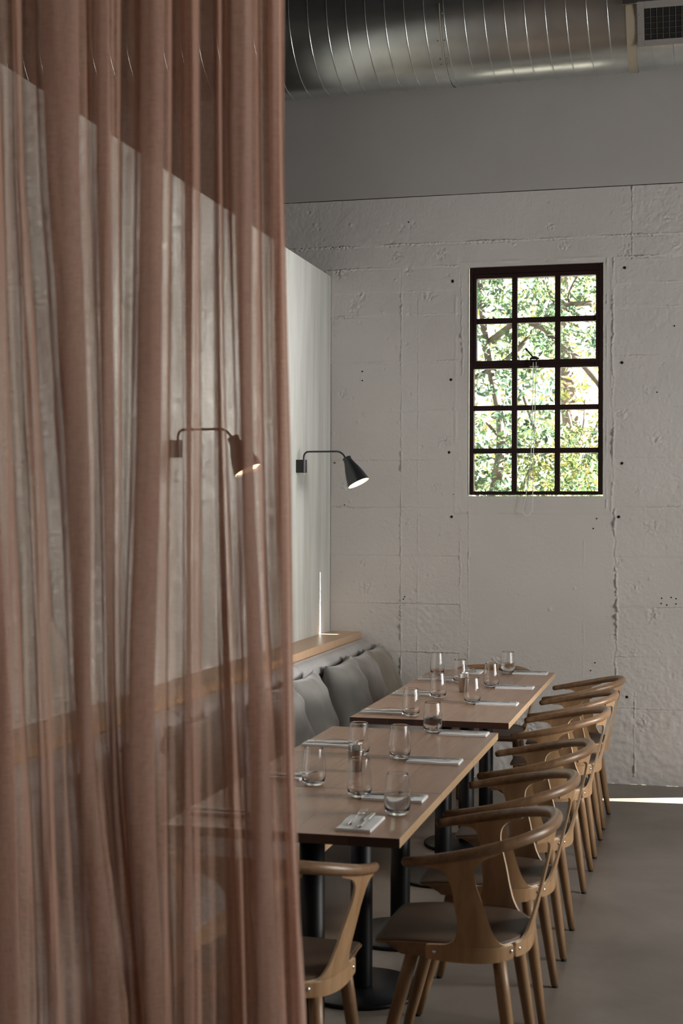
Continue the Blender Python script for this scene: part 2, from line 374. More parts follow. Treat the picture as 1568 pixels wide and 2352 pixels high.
def back_wall_mesh():
    x0, x1, z0, z1 = -2.62, .55, 0.0, 3.562; st = .0041
    xs = sorted(set(list(np.linspace(x0, WX0, int((WX0-x0)/st)).round(5)) + list(np.linspace(WX0, WX1, int((WX1-WX0)/st)).round(5)) + list(np.linspace(WX1, x1, int((x1-WX1)/st)).round(5))))
    zs = sorted(set(list(np.linspace(z0, WZ0, int((WZ0-z0)/st)).round(5)) + list(np.linspace(WZ0, WZ1, int((WZ1-WZ0)/st)).round(5)) + list(np.linspace(WZ1, z1, int((z1-WZ1)/st)).round(5))))
    xs, zs = np.array(xs), np.array(zs); X, Z = np.meshgrid(xs, zs)
    X0, Z0 = X.copy(), Z.copy()
    X = X + .003*vnoise(X0, Z0, 14, 71) + .003*vnoise(X0, Z0, 40, 72); Z = Z + .003*vnoise(X0, Z0, 14, 73) + .003*vnoise(X0, Z0, 40, 74)
    H = .0024*vnoise(X0, Z0, 3.1, 1) + .0007*vnoise(X0, Z0, 17, 2) + .0007*vnoise(X0, Z0, 43, 3) + .0009*vnoise(X0, Z0, 110, 61)
    H *= 1-.65*np.clip((X0+1.37)/.03, 0, 1)*np.clip((-.52-X0)/.03, 0, 1)*np.clip((1.70-Z0)/.03, 0, 1)*np.clip((Z0-.72)/.1, 0, 1)
    rough = np.clip(vnoise(X0, Z0, 1.7, 5)*2+.35, 0, 1)
    right = np.clip((X+.50)/.05, 0, 1); left = np.clip((-1.40-X)/.04, 0, 1)*.4
    H += rough*(right+left*.7)*(.0022*vnoise(X0, Z0, 75, 4)+.002*vnoise(X0, Z0, 30, 6))
    H += np.clip((.62-Z)/.25, 0, 1)*np.clip(1-(X+2)/4, 0, 1)*.006*vnoise(X0, Z0, 38, 7)
    H += np.clip(1-np.abs(Z-.36)/.13, 0, 1)*right*.006*vnoise(X0, Z0, 30, 8)
    H += np.clip(1-np.abs(Z-.95)/.18, 0, 1)*np.clip(1-np.abs(X+1.62)/.22, 0, 1)*.006*vnoise(X0, Z0, 45, 9)
    wob = lambda C, s, a=.006: a*vnoise(C, C*0+s, 7, int(s*10) % 50+10)*2 + a*.6*vnoise(C, C*0+s, 31, int(s*7) % 50+13)*2
    # vertical fins of cement and cracks (x, z range, height, width)
    for x, za, zb, h, w, a in [(-1.794,.35,3.11,.0034,.0040,.002),(-1.688,.5,2.95,.0014,.004,.001),(-1.424,.95,1.45,.002,.005,.008),(-1.415,2.45,3.08,.0025,.006,.008),
                               (-1.371,.3,1.66,.0022,.005,.003),(-.678,.3,1.45,.001,.004,.001),(-.506,1.72,3.14,.0046,.0065,.007),(-.488,.60,1.64,.0060,.0075,.014),
                               (-.396,3.12,3.56,.004,.005,.001),(-.376,.05,.55,.003,.005,.003),(-.545,1.64,3.14,.002,.006,.002)]:
        c = x + wob(Z, abs(x)*3, a); w *= .7; k = np.exp(-((X-c)/w)**2)*(Z > za)*(Z < zb); k *= np.clip(.65+vnoise(Z, X*0+x, 9, 33)*1.6, .1, 1.4)
        k = k*np.clip(.35+1.9*(vnoise(X0, Z0, 120, 51)+.45*vnoise(X0, Z0, 47, 52)+.28), 0, 1.7); H += 2.0*h*k
        H -= h*.35*np.exp(-((X-c+w*1.4)/w)**2)*(Z > za)*(Z < zb)
    # horizontal board joints: each joint a ledge with a ragged fin
    def hj(z, xa, xb, h, w=.0034, step=.0012, a=.003):
        nonlocal H
        c = z + wob(X, z, a) + .0022*vnoise(X0, Z0*0+z, 90, 53); br = np.clip(.45+vnoise(X, Z*0+z, 6, 41)*2.2, 0, 1.3)*np.clip(.3+2.2*(vnoise(X0, Z0, 110, 54)+.4*vnoise(X0, Z0, 40, 55)+.3), 0, 1.8)
        msk = (X > xa)*(X < xb)
        h = h*1.9; H += msk*(h*np.exp(-((Z-c)/w)**2)*br - h*.8*np.exp(-((Z-c+w*1.6)/w)**2)*br + step*np.clip((Z-c)/.01, -1, 1)*np.exp(-np.abs(Z-c)/.06))
    hz = [3.27,3.128,2.98,2.835,2.545,2.241,1.941,1.649,1.352,1.055,.757,.45]
    hs = [.0045,.005,.002,.0042,.0045,.0012,.0022,.0030,.0012,.0032,.0035,.0025]
    for z, h in zip(hz, hs):
        if z > 3.2: hj(z, -3, 1, h)
        elif z > 3.1: hj(z, -3, -1.44, h); hj(z+.012, -.48, 1, h)
        else: hj(z, -3, -1.43, h*.9); hj(z+.004, -.49, 1, h*.8)
    # knots, pop-outs and spalls
    cr = [(-1.823,3.197,.045),(-1.547,3.202,.05),(-2.185,3.108,.05),(-1.752,3.108,.035),(-2.047,2.962,.045),(-2.166,2.353,.035),(-1.741,2.338,.022),(-2.039,2.224,.03),(-.433,3.178,.05),(-.148,3.192,.035),(-.356,1.744,.035),(-.369,1.17,.045),(-1.584,1.762,.035),(-1.755,1.547,.022),(-2.034,1.301,.035),(-1.631,1.209,.022),(-1.562,.79,.04),(-.391,.781,.03),(-.501,.882,.03),(-.469,1.311,.03),(-.268,1.004,.07),(-.317,.37,.07),(-2.016,1.144,.06),(-2.144,1.782,.05),(-2.10,2.90,.05),(-1.62,2.95,.05),(-.30,2.35,.05),(-.25,2.05,.06),(-.45,2.2,.05),(-1.52,2.05,.06),(-.28,1.53,.06),(-1.30,.33,.10),(-1.0,.3,.12),(-.99,.57,.06),(-1.2,.7,.05),(-.20,3.36,.035),(-.80,3.22,.04),(-.88,3.335,.03),(-1.1,3.24,.02)]
    for x, z, r in cr:
        d = np.hypot(X-x, Z-z)/r; ang = np.arctan2(Z-z, X-x)
        k = np.clip(1-d, 0, 1)
        H += .0105*k*(vnoise(ang*1.3+x*7, d*2, 2.2, int(abs(x*100)) % 40) *.6 + .9*vnoise(X0, Z0, 95, 21) + .5*vnoise(X0, Z0, 50, 22)) + .003*np.exp(-((d-.75)/.16)**2)*vnoise(ang*1.1, d*0, 1.5, 19)
    rs = np.random.RandomState(5)
    for _ in range(380):
        x, z = rs.uniform(-2.5,.5), rs.uniform(.05,3.5); r = rs.uniform(.004,.011); s = rs.choice([1,-1,-1])*rs.uniform(.001,.004)
        if -1.36 < x < -.55 and z < 1.7 and rs.rand() < .8: continue
        i0, i1 = np.searchsorted(zs, [z-2.5*r, z+2.5*r]); j0, j1 = np.searchsorted(xs, [x-2.5*r, x+2.5*r])
        H[i0:i1, j0:j1] += s*np.exp(-((X[i0:i1,j0:j1]-x)**2+(Z[i0:i1,j0:j1]-z)**2)/r**2)
    # the smooth repair around the window, with a ragged border
    d = np.maximum(np.maximum(WX0-.075-X, X-(WX1+.05)), np.maximum(WZ0-.1-Z, Z-(WZ1+.03)))
    H += .003*np.exp(-(d/.007)**2)*np.clip(.5+vnoise(X0, Z0, 8, 30)*2, 0, 1.2)
    edge = np.minimum(np.minimum(np.abs(X0-WX0)+1e3*((Z0<WZ0)|(Z0>WZ1)), np.abs(X0-WX1)+1e3*((Z0<WZ0)|(Z0>WZ1))), np.minimum(np.abs(Z0-WZ0)+1e3*((X0<WX0)|(X0>WX1)), np.abs(Z0-WZ1)+1e3*((X0<WX0)|(X0>WX1))))
    H *= np.clip(edge/.02, .12, 1)
    H *= 1.5
    Vv = np.stack([X0, YB - H, Z0], -1).reshape(-1, 3); r, c = X0.shape
    idx = np.arange(r*c).reshape(r, c); a, b, d_, e = idx[:-1,:-1], idx[:-1,1:], idx[1:,1:], idx[1:,:-1]
    xm = (xs[:-1]+xs[1:])/2; zm = (zs[:-1]+zs[1:])/2; XM, ZM = np.meshgrid(xm, zm)
    keep = ~((XM > WX0)&(XM < WX1)&(ZM > WZ0)&(ZM < WZ1)) & ~((XM < -2.27)&(XM > -2.34)&(ZM < 3.05))
    F = np.stack([a[keep], b[keep], d_[keep], e[keep]], -1)
    me = bpy.data.meshes.new('wall_back'); me.vertices.add(len(Vv)); me.vertices.foreach_set('co', Vv.ravel())
    me.loops.add(F.size); me.loops.foreach_set('vertex_index', F.ravel().astype(np.int32)); me.polygons.add(len(F))
    me.polygons.foreach_set('loop_start', np.arange(0, F.size, 4, dtype=np.int32)); me.polygons.foreach_set('use_smooth', np.ones(len(F), bool))
    me.materials.append(M['concrete']); me.update(calc_edges=True); me.validate(); return me
wall_back = tag(obj('wall_back', back_wall_mesh()), 'white painted board-marked concrete wall with cement fins and pock marks', kind='structure')
# smooth plaster above the joint, standing a little proud with a dark open joint below it
obj('upper_plaster', bbox('upper_plaster', (XL, XR, YB-.006, YB+.1, 3.567, ZC), M['plaster_hi'], .001, 1), wall_back)
obj('joint_shadow_gap', bbox('joint_shadow_gap', (XL, XR, YB+.003, YB+.05, 3.55, 3.575), M['hole'], 0), wall_back)
obj('wall_side_left', bbox('wall_side_left', (XL, -2.61, YB-.0005, YB+.1, 0, 3.562), M['concrete'], 0), wall_back)
obj('wall_side_right', bbox('wall_side_right', (.54, XR, YB-.001, YB+.1, 0, 3.562), M['concrete'], 0), wall_back)
def reveal():
    a, b, c, d = WX0, WX1, WZ0, WZ1; y0, y1 = YB-.0004, YB+.22
    v = [(a,y0,c),(b,y0,c),(b,y0,d),(a,y0,d),(a,y1,c),(b,y1,c),(b,y1,d),(a,y1,d)]
    return mesh('reveal', v, [(0,1,5,4),(1,2,6,5),(2,3,7,6),(3,0,4,7)], M['concrete'])
obj('window_reveal', reveal(), wall_back)
th = lathe('tie_hole', [(0,-.0035),(.0078,-.0035),(.0086,-.001),(.0086,.001)], M['hole'], 12)
for i, (x, z) in enumerate([(-1.476,3.033),(-1.485,2.429),(-1.495,1.983),(-1.462,1.721),(-1.478,1.588),(-.44,3.075),(-.454,2.51),(-.471,1.591),(-.453,1.91),(-.421,.519)]):
    o = obj('tie_hole', th, wall_back, (x, YB-.0012, z), (PI/2, 0, 0)); o.scale = (1, 1.25 if i == 0 else 1, 1)
for x, z in [(-1.77,1.092),(-1.778,1.078),(-.22,1.11),(-.165,1.116),(-.137,1.109),(-.223,1.079),(-.19,1.07),(-.137,1.078),(-2.043,2.492),(-2.043,2.435),(-2.218,1.923),(-2.155,1.659),(-.608,.718),(-.634,.67),(-1.752,3.409),(-.25,2.33),(-.6,1.58),(-.62,1.52),(-.15,2.72)]:
    o = obj('nail_hole', th, wall_back, (x, YB-.0016, z), (PI/2, 0, 0)); o.scale = (.5, .5, 1)

floor = quad('floor', [(XL,YF,0),(XR,YF,0),(XR,YB,0),(XL,YB,0)], M['floor'])
ceiling = quad('ceiling', [(XL,YF,ZC),(XL,YB,ZC),(XR,YB,ZC),(XR,YF,ZC)], M['ceiling'])
quad('wall_left', [(XL,YF,0),(XL,YB,0),(XL,YB,ZC),(XL,YF,ZC)], M['dark_wall'])
quad('wall_rear', [(XL,YF,0),(XL,YF,ZC),(XR,YF,ZC),(XR,YF,0)], M['dark_wall'])
part = tag(obj('wall_partition', bbox('wall_partition', (XP-.12, XP, 2.0, YB-.002, 0, 3.091), M['plaster_part'], .002, 1)), 'low pale troweled plaster partition wall behind the bench', kind='structure')
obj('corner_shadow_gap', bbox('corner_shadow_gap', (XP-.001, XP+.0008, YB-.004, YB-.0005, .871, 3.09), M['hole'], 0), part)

# right-hand wall with tall windows, some added for fill, and unseen holes shaped to throw the sun streaks
def right_wall():
    bm = bmesh.new(); x = XR
    outer = [(YF,0),(YB+.1,0),(YB+.1,ZC),(YF,ZC)]
    holes = [[(yc-w/2,WR_Z0),(yc+w/2,WR_Z0),(yc+w/2,WR_Z1),(yc-w/2,WR_Z1)] for yc, w, *_ in WIN_R]
    holes.append([(8.09,.78),(8.35,.78),(8.20,.987),(8.053,1.111),(8.03,1.14),(7.981,1.111),(8.025,.987)])
    holes.append([(8.2035,2.472),(8.2365,2.472),(8.2285,2.62),(8.222,2.88),(8.219,2.88),(8.212,2.62)])
    for lp in [outer]+holes:
        vs_ = [bm.verts.new((x, y, z)) for y, z in lp]
        for a, b in zip(vs_, vs_[1:]+vs_[:1]): bm.edges.new((a, b))
    bmesh.ops.triangle_fill(bm, edges=bm.edges[:], use_beauty=True, use_dissolve=False)
    me = bpy.data.meshes.new('wall_right'); bm.to_mesh(me); bm.free(); me.materials.append(M['plaster_hi']); return me
tag(obj('wall_right', right_wall()), kind='structure')
for i, (yc, w, *_) in enumerate(WIN_R):
    wn = tag(obj('window_%d' % (i+2), None, None, (XR, yc, 0)), kind='structure')  # first and narrow-spread windows only house the added fill lights
    obj('sun_blocker', bbox('sun_blocker', (.01,.02,-w/2-.02,w/2+.02,WR_Z0-.02,WR_Z1+.02), M['packet_w'], 0), wn)  # unseen sheet added to keep direct sun out of the opening
    for zz in (WR_Z0, (WR_Z0+WR_Z1)/2, WR_Z1-.04):
        obj('glazing_bar', bbox('glazing_bar', (-.055,-.035,-w/2,w/2,zz,zz+.04), M['frame'], 0), wn)
    for yy in (-w/2, -.02, w/2-.04):
        obj('glazing_bar', bbox('glazing_bar', (-.055,-.035,yy,yy+.04,WR_Z0,WR_Z1), M['frame'], 0), wn)

# ------------------------------------------------------------------ the window in the concrete wall
win = tag(obj('window_1', None, None, ((WX0+WX1)/2, YB+.03, WZ0)), 'dark brown steel window of fifteen panes in the concrete wall', kind='structure')
def wp(name, x0, x1, z0, z1, y0, y1, m=M['frame'], bev=.002):
    me = bbox(name, (x0-(WX0+WX1)/2, x1-(WX0+WX1)/2, y0, y1, z0-WZ0, z1-WZ0), m, bev, 1); return obj(name, me, win)
e = .004
wp('frame', WX0+.010, WX0+.036, WZ0+.009, WZ1-e, -.025, .03); wp('frame', WX1-.030, WX1-e, WZ0+.009, WZ1-e, -.025, .03)
wp('frame', WX0+.0362, WX1-.0302, WZ1-.045, WZ1-e, -.0245, .03); wp('frame', WX0+.0362, WX1-.0302, WZ0+.009, WZ0+.030, -.0245, .03)
# opening top sash, two rows of panes
SX0, SX1, SZ0, SZ1 = WX0+.036, WX1-.030, 2.502, WZ1-.045
wp('top_sash', SX0, SX0+.017, SZ0, SZ1, -.032, .02); wp('top_sash', SX1-.015, SX1, SZ0, SZ1, -.032, .02)
wp('top_sash', SX0+.0172, SX1-.0152, SZ1-.026, SZ1, -.0315, .02); wp('top_sash', SX0+.0172, SX1-.0152, SZ0+.012, SZ0+.038, -.0315, .02)
wp('transom', WX0+.03, WX1-.03, 2.492, 2.516, -.022, .025)
for x in (-1.097, -.837):
    wp('glazing_bar', x-.016, x+.016, SZ0+.03, SZ1-.02, -.018, .016); wp('glazing_bar', x-.016, x+.016, WZ0+.02, 2.50, -.018, .016)
wp('glazing_bar', SX0+.01, SX1-.01, 2.767, 2.800, -.016, .014)
for z in (2.236, 1.975): wp('glazing_bar', WX0+.03, WX1-.025, z, z+.031, -.016, .014)
xs_t = [(SX0+.015,-1.113),(-1.081,-.853),(-.821,SX1-.014)]; xs_b = [(WX0+.034,-1.113),(-1.081,-.853),(-.821,WX1-.028)]
for (za, zb, xx) in [(2.80,SZ1-.026,xs_t),(2.54,2.767,xs_t),(2.267,2.492,xs_b),(2.006,2.236,xs_b),(WZ0+.028,1.975,xs_b)]:
    for a, b in xx: wp('pane', a-.002, b+.002, za-.002, zb+.002, .004, .006, M['pane'], 0)
op = thing('window_opener', 'black cord-operated window opener with a looped white cord on the top sash', 'window opener', (-.972, YB-.02, 2.50))
obj('bracket', bbox('bracket', (-.030,.024,-.012,.012,-.004,.006), M['frame'], .002, 1), op)
obj('bracket', bbox('bracket', (-.026,-.018,-.012,.0,.004,.05), M['frame'], .001, 1), op); obj('bracket', bbox('bracket', (.012,.020,-.012,.0,.004,.05), M['frame'], .001, 1), op)
obj('bracket', lathe('hood', [(0,.062),(.012,.058),(.030,.046),(.031,.042)], M['frame'], 14), op)
obj('stay_arm', tube('stay_arm', [(-.002,-.01,.045),(-.046,.0,.098)], .0046, M['black_metal'], 8), op)
obj('stay_knob', tube('stay_knob', [(-.044,.0,.095),(-.051,.0,.105)], .0065, M['frame'], 8), op)
cord = [(-.006,-.014,.02),(-.007,-.018,-.10),(-.010,-.02,-.35),(-.022,-.022,-.62),(-.050,-.024,-.80),(-.064,-.024,-.86),(-.058,-.024,-.892),(-.036,-.024,-.902),(-.014,-.024,-.880),(-.006,-.024,-.84),(-.004,-.022,-.6),(.004,-.02,-.35),(.010,-.018,-.1),(.012,-.014,.02)]
obj('cord', tube('cord', crom(cord, 6), .0021, M['cord'], 6), op)

# ------------------------------------------------------------------ trees outside
def leaves(name, n_twigs, bx, size, cols, per=14, seed=1, spread=.35):
    rs = np.random.RandomState(seed); V, F, C = [], [], []
    for _ in range(n_twigs):
        p = np.array([rs.uniform(*bx[0]), rs.uniform(*bx[1]), rs.uniform(*bx[2])]); d = rs.normal(size=3); d[2] = d[2]*.5-.15; d /= np.linalg.norm(d)
        base = cols[rs.randint(len(cols))]
        for k in range(per):
            q = p + d*spread*k/per + rs.normal(size=3)*.02; ld = d*.5 + rs.normal(size=3)*.7; ld /= np.linalg.norm(ld)
            wv = np.cross(ld, rs.normal(size=3)); wv /= np.linalg.norm(wv)+1e-6; nn = np.cross(ld, wv)
            l = size*rs.uniform(.6,1.25); w = l*rs.uniform(.15,.24); i = len(V)
            V += [q, q+ld*l*.35+wv*w+nn*w*.3, q+ld*l*.7+wv*w*.75+nn*w*.2, q+ld*l, q+ld*l*.7-wv*w*.75+nn*w*.2, q+ld*l*.35-wv*w+nn*w*.3, q+ld*l*.4]
            F += [(i,i+1,i+2,i+6),(i+6,i+2,i+3),(i,i+6,i+4,i+5),(i+6,i+3,i+4)]
            c = np.clip(np.array(base)*rs.uniform(.65,1.35)*(1+rs.normal(size=3)*.08), 0, 1)
            if rs.rand() < .008: c = np.array((.50,.33,.03))
            C += [c]*7
    me = mesh(name, V, F, M['leaf']); ca = me.color_attributes.new('tint', 'FLOAT_COLOR', 'POINT')
    ca.data.foreach_set('color', np.hstack([np.array(C), np.ones((len(C),1))]).ravel()); return me
G1 = [(.075,.125,.062),(.055,.095,.058),(.105,.16,.07),(.045,.08,.05)]; G2 = [(.27,.29,.09),(.19,.23,.075),(.29,.26,.095),(.14,.185,.07)]; G3 = [(.29,.26,.14),(.33,.29,.15),(.235,.235,.11)]
t1 = thing('broadleaf_tree', 'dark green broad-leaved tree with a curved bare limb just outside the window', 'tree', (-1.9, 12.2, 0))
def tp(*pts): return [(x+1.9, y-12.2, z) for x, y, z in pts]
limb = crom(tp((-1.75,12.2,3.10),(-1.50,12.05,3.235),(-1.27,12.0,3.165),(-1.14,12,3.04),(-.965,12,2.87),(-.83,12,2.715),(-.72,12,2.50),(-.5,12.1,2.2)), 6)
obj('trunk', tube('trunk', crom(tp((-1.92,12.2,0),(-1.86,12.25,1.2),(-1.70,12.2,1.9),(-1.66,12.15,2.4),(-1.80,12.2,3.1),(-1.9,12.2,4.2)), 6), list(np.linspace(.062,.022,31)), M['bark'], 12), t1)
obj('branch', tube('branch', limb, list(.029+.004*np.cos(np.arange(len(limb))*.9)), M['bark'], 10), t1)
for pts, r in [((( -1.5,12.3,1.8),(-1.35,12.2,2.2),(-1.45,12.1,2.6)),.02), (((-1.9,12.3,2.8),(-1.6,12.2,2.95),(-1.2,12.2,3.35),(-.9,12.2,3.4)),.022), (((-1.3,12.2,3.6),(-1.15,12.2,3.3),(-1.0,12.2,3.2)),.012), (((-1.0,12.3,3.7),(-1.1,12.3,3.45),(-.95,12.2,3.25),(-.85,12.2,3.3)),.012), (((-1.8,12.3,2.4),(-1.5,12.2,2.1),(-1.2,12.2,2.15)),.013)]:
    obj('branch', tube('branch', crom(tp(*pts), 5), r, M['bark'], 7), t1)
lm = []
fol = tag(obj('foliage', leaves('foliage', 660, ((-1.1,.62),(-.7,.8),(1.4,4.3)), .064, G1, 18, 3, .28), t1), kind='stuff')
tag(obj('foliage', leaves('foliage', 240, ((.4,1.25),(-.5,.6),(1.5,2.35)), .060, G1+G2, 16, 4, .28), t1), kind='stuff')
tag(obj('foliage', leaves('foliage', 120, ((.6,1.6),(-.4,.5),(2.95,3.9)), .062, G1, 15, 6, .28), t1), kind='stuff')
t2 = thing('young_tree', 'slim young tree with a bare forked stem seen through the lower right panes', 'tree', (-1.11, 14.3, 0))
for pts, r in [(((0,0,0),(.0,0,1.4),(.03,0,2.0),(.03,0,2.22)),.028), (((.03,0,2.2),(-.10,0,2.38),(-.17,0,2.62)),.016), (((.03,0,2.2),(.08,0,2.4),(.14,0,2.55),(.2,0,2.62)),.014), (((-.06,0,2.33),(-.02,0,2.5),(0,0,2.75)),.009)]:
    obj('stem', tube('stem', crom(pts, 5), r, M['bark'], 7), t2)
tag(obj('foliage', leaves('foliage', 110, ((-.9,.9),(-.5,.6),(1.2,2.15)), .085, G2, 14, 8), t2), kind='stuff')
t3 = thing('olive_green_tree', 'pale olive-yellow tree farther back behind the broad-leaved tree', 'tree', (-1.6, 18, 0))
obj('trunk', tube('trunk', crom([(0,0,0),(.1,0,2),(-.1,0,4),(0,0,6)], 5), list(np.linspace(.16,.06,16)), M['bark'], 10), t3)
tag(obj('foliage', leaves('foliage', 1300, ((-2.6,3.0),(-1.0,1.5),(1.0,6.0)), .10, G3+G2[:2], 12, 12, .6), t3), kind='stuff')
tag(obj('ground', mesh('ground', [(-12,YB+.3,-.05),(10,YB+.3,-.05),(10,30,-.05),(-12,30,-.05)], [(0,1,2,3)], M['grass'])), kind='structure')

# ------------------------------------------------------------------ duct
DY, DZ, DR = 7.8, 4.356, .35
duct = thing('air_duct', 'large galvanised spiral air duct hung along the top of the concrete wall', 'duct', (0, DY, DZ))
duct.rotation_euler = (0, -.012, 0)
def cyl_x(name, x0, x1, r, m, seg=64, closed=True):
    v, f = [], []
    for x in (x0, x1):
        for k in range(seg): a = 2*PI*k/seg; v.append((x, r*math.cos(a), r*math.sin(a)))
    for k in range(seg): f.append((k, (k+1) % seg, seg+(k+1) % seg, seg+k))
    me = mesh(name, v, f, m, True)
    return me
obj('duct_tube', cyl_x('duct_tube', -5.9, 3.15, DR, M['duct']), duct)
def helix(x0, x1, pitch, r):
    n = 40; t = int((x1-x0)/pitch*n); v, f = [], []
    for i in range(t+1):
        a = 2*PI*i/n + .6; x = x0 + pitch*i/n
        for dx, dr in ((-.0045,-.002),(-.002,.0035),(.002,.0035),(.0045,-.002)): v.append((x+dx, (r+dr)*math.cos(a), (r+dr)*math.sin(a)))
    for i in range(t):
        for k in range(3): f.append((i*4+k, i*4+k+1, i*4+k+5, i*4+k+4))
    return mesh('spiral_seam', v, f, M['duct'], True)
obj('spiral_seam', helix(-5.85, 3.1, .1065, DR), duct)
M['band'] = mat('tan sealing tape', (.33,.28,.21), .45, .2)
obj('joint_band', cyl_x('joint_band', -.382, -.335, DR+.006, M['band']), duct)
obj('joint_band', cyl_x('joint_band', -1.365, -1.345, DR+.004, M['duct']), duct)
obj('sealant_line', tube('sealant_line', [(-1.352, (DR+.006)*math.cos(a), (DR+.006)*math.sin(a)) for a in np.linspace(PI*1.02, PI*1.30, 24)], .0028, M['band'], 6), duct)
obj('hanger_strap', bbox('hanger_strap', (-.385,-.335,-.012,.012,DR-.01,ZC-DZ-.01), M['vent'], .001, 1), duct)
obj('strap_clip', bbox('strap_clip', (-.395,-.325,-DR-.022,-DR-.002,-.13,-.10), M['steel'], .003, 1), duct)
rs_ = random.Random(3)
sc_me = lathe('rivet', [(0,.004),(.0025,.0035),(.004,.0)], M['steel'], 8)
for a in (3.35,3.75,4.05,4.15):
    for dx in (-.018,.018):
        o = obj('rivet', sc_me, duct, (-1.355+dx, (DR+.004)*math.cos(a), (DR+.004)*math.sin(a))); o.rotation_euler = Vector((0, math.cos(a), math.sin(a))).to_track_quat('Z','X').to_euler()
vent = thing('air_vent', 'rectangular grey air vent grille mounted on the spiral duct', 'vent', (-.02, DY-.293, DZ-.213))
vent.rotation_euler = (math.radians(36), 0, 0)
vw, vh = .303, .116
for b in ((-vw,vw,0,.26,-vh,vh),): obj('vent_box', bbox('vent_box', (-vw+.01,vw-.01,.004,.05,-vh+.008,vh-.008), M['vent'], .002, 1), vent)
for b in ((-vw+.0362,vw-.0362,-.0075,.004,vh-.038,vh),(-vw+.0362,vw-.0362,-.0075,.004,-vh,-vh+.032),(-vw,-vw+.036,-.008,.004,-vh,vh),(vw-.036,vw,-.008,.004,-vh,vh)): obj('vent_frame', bbox('vent_frame', b, M['vent'], .0015, 1), vent)
obj('vent_core', bbox('vent_core', (-vw+.03,vw-.03,.001,.0035,-vh+.03,vh-.03), M['hole'], 0), vent)
for i in range(1, 5): obj('vane', bbox('vane', (-vw+.036,vw-.036,-.005,-.003,-vh+.030+i*.0295,-vh+.0318+i*.0295), M['cup_steel'], 0), vent)
for i in range(1, 17): obj('vane', bbox('vane', (-vw+.036+i*.0315,-vw+.0375+i*.0315,-.003,-.001,-vh+.03,vh-.035), M['vent'], 0), vent)
for z in (-.05,.045): obj('screw', sc_me, vent, (-vw+.014,-.008,z), (PI/2,0,0))

# ------------------------------------------------------------------ ledge, bench, pillows
ledge = tag(obj('wall_ledge', bbox('wall_ledge', (-.197,0,-2.8,3.32,-.048,0), M['ledge'], .0015, 1), None, (-2.047, 5.30, .871)), 'light oak ledge running along the partition above the grey bench back', 'ledge')
bench = thing('banquette_bench', 'long grey upholstered wall bench with an oak front rail under the ledge', 'bench', (-1.75, 5.3, 0))
def extr_y(name, prof, y0, y1, m, smooth=True, nseg=30, wav=.0):
    pr = crom(prof + [prof[0]], 5)[:-1]; n = len(pr); v, f = [], []
    cx, cz = pr[:,0].mean(), pr[:,1].mean(); ys = [y0, y0+.006] + list(np.linspace(y0+.03, y1-.03, nseg)) + [y1-.006, y1]
    for y in ys:
        k = .96 if y in (y0, y1) else 1
        for a, (x, z) in enumerate(pr):
            w = wav*math.sin(y*23+a)*math.sin(y*7.1+a*.7)
            v.append((cx+(x-cx)*k+w, y, cz+(z-cz)*k+w*.5))
    for i in range(len(ys)-1):
        for k in range(n): k2 = (k+1) % n; f.append((i*n+k, (i+1)*n+k, (i+1)*n+k2, i*n+k2))
    f.append(tuple(range(n))); f.append(tuple((len(ys)-1)*n+k for k in range(n))[::-1])
    me = mesh(name, v, f, m, smooth)
    for p in list(me.polygons)[-2:]: p.use_smooth = False
    return me
bp = [(-.295,.41),(-.295,.60),(-.295,.81),(-.268,.822),(-.240,.812),(-.222,.785),(-.226,.750),(-.245,.722),(-.243,.66),(-.228,.55),(-.21,.42),(-.25,.405)]
seams = [-2.8,-1.75,-.02,1.70,3.30]
for a, b in zip(seams, seams[1:]): obj('backrest_section', extr_y('backrest_section', bp, a+.003, b-.003, M['bench_fabric'], True, 40, .0008), bench)
sp = [(-.29,.31),(-.29,.405),(-.1,.418),(.15,.418),(.235,.41),(.25,.375),(.245,.325),(.2,.312)]
for a, b in zip(seams, seams[1:]): obj('seat_cushion', extr_y('seat_cushion', sp, a+.003, b-.003, M['bench_fabric'], True, 20, .001), bench)
obj('front_rail', bbox('front_rail', (.215,.24,-2.8,3.3,.195,.312), M['ledge'], .002, 1), bench)
obj('back_rail', bbox('back_rail', (-.49,-.30,-2.8,3.3,.0,.82), M['dark_wall'], 0), bench)
obj('seat_board', bbox('seat_board', (-.29,.215,-2.8,3.3,.285,.310), M['ledge'], .001, 1), bench)
bl = tube('bench_leg', [(0,0,.30),(.0,0,.0)], [.024,.014], M['leg_wood'], 10, False)
for y in (-2.6,-1.5,.15,1.75,3.1): obj('leg', bl, bench, (.19, y, 0))

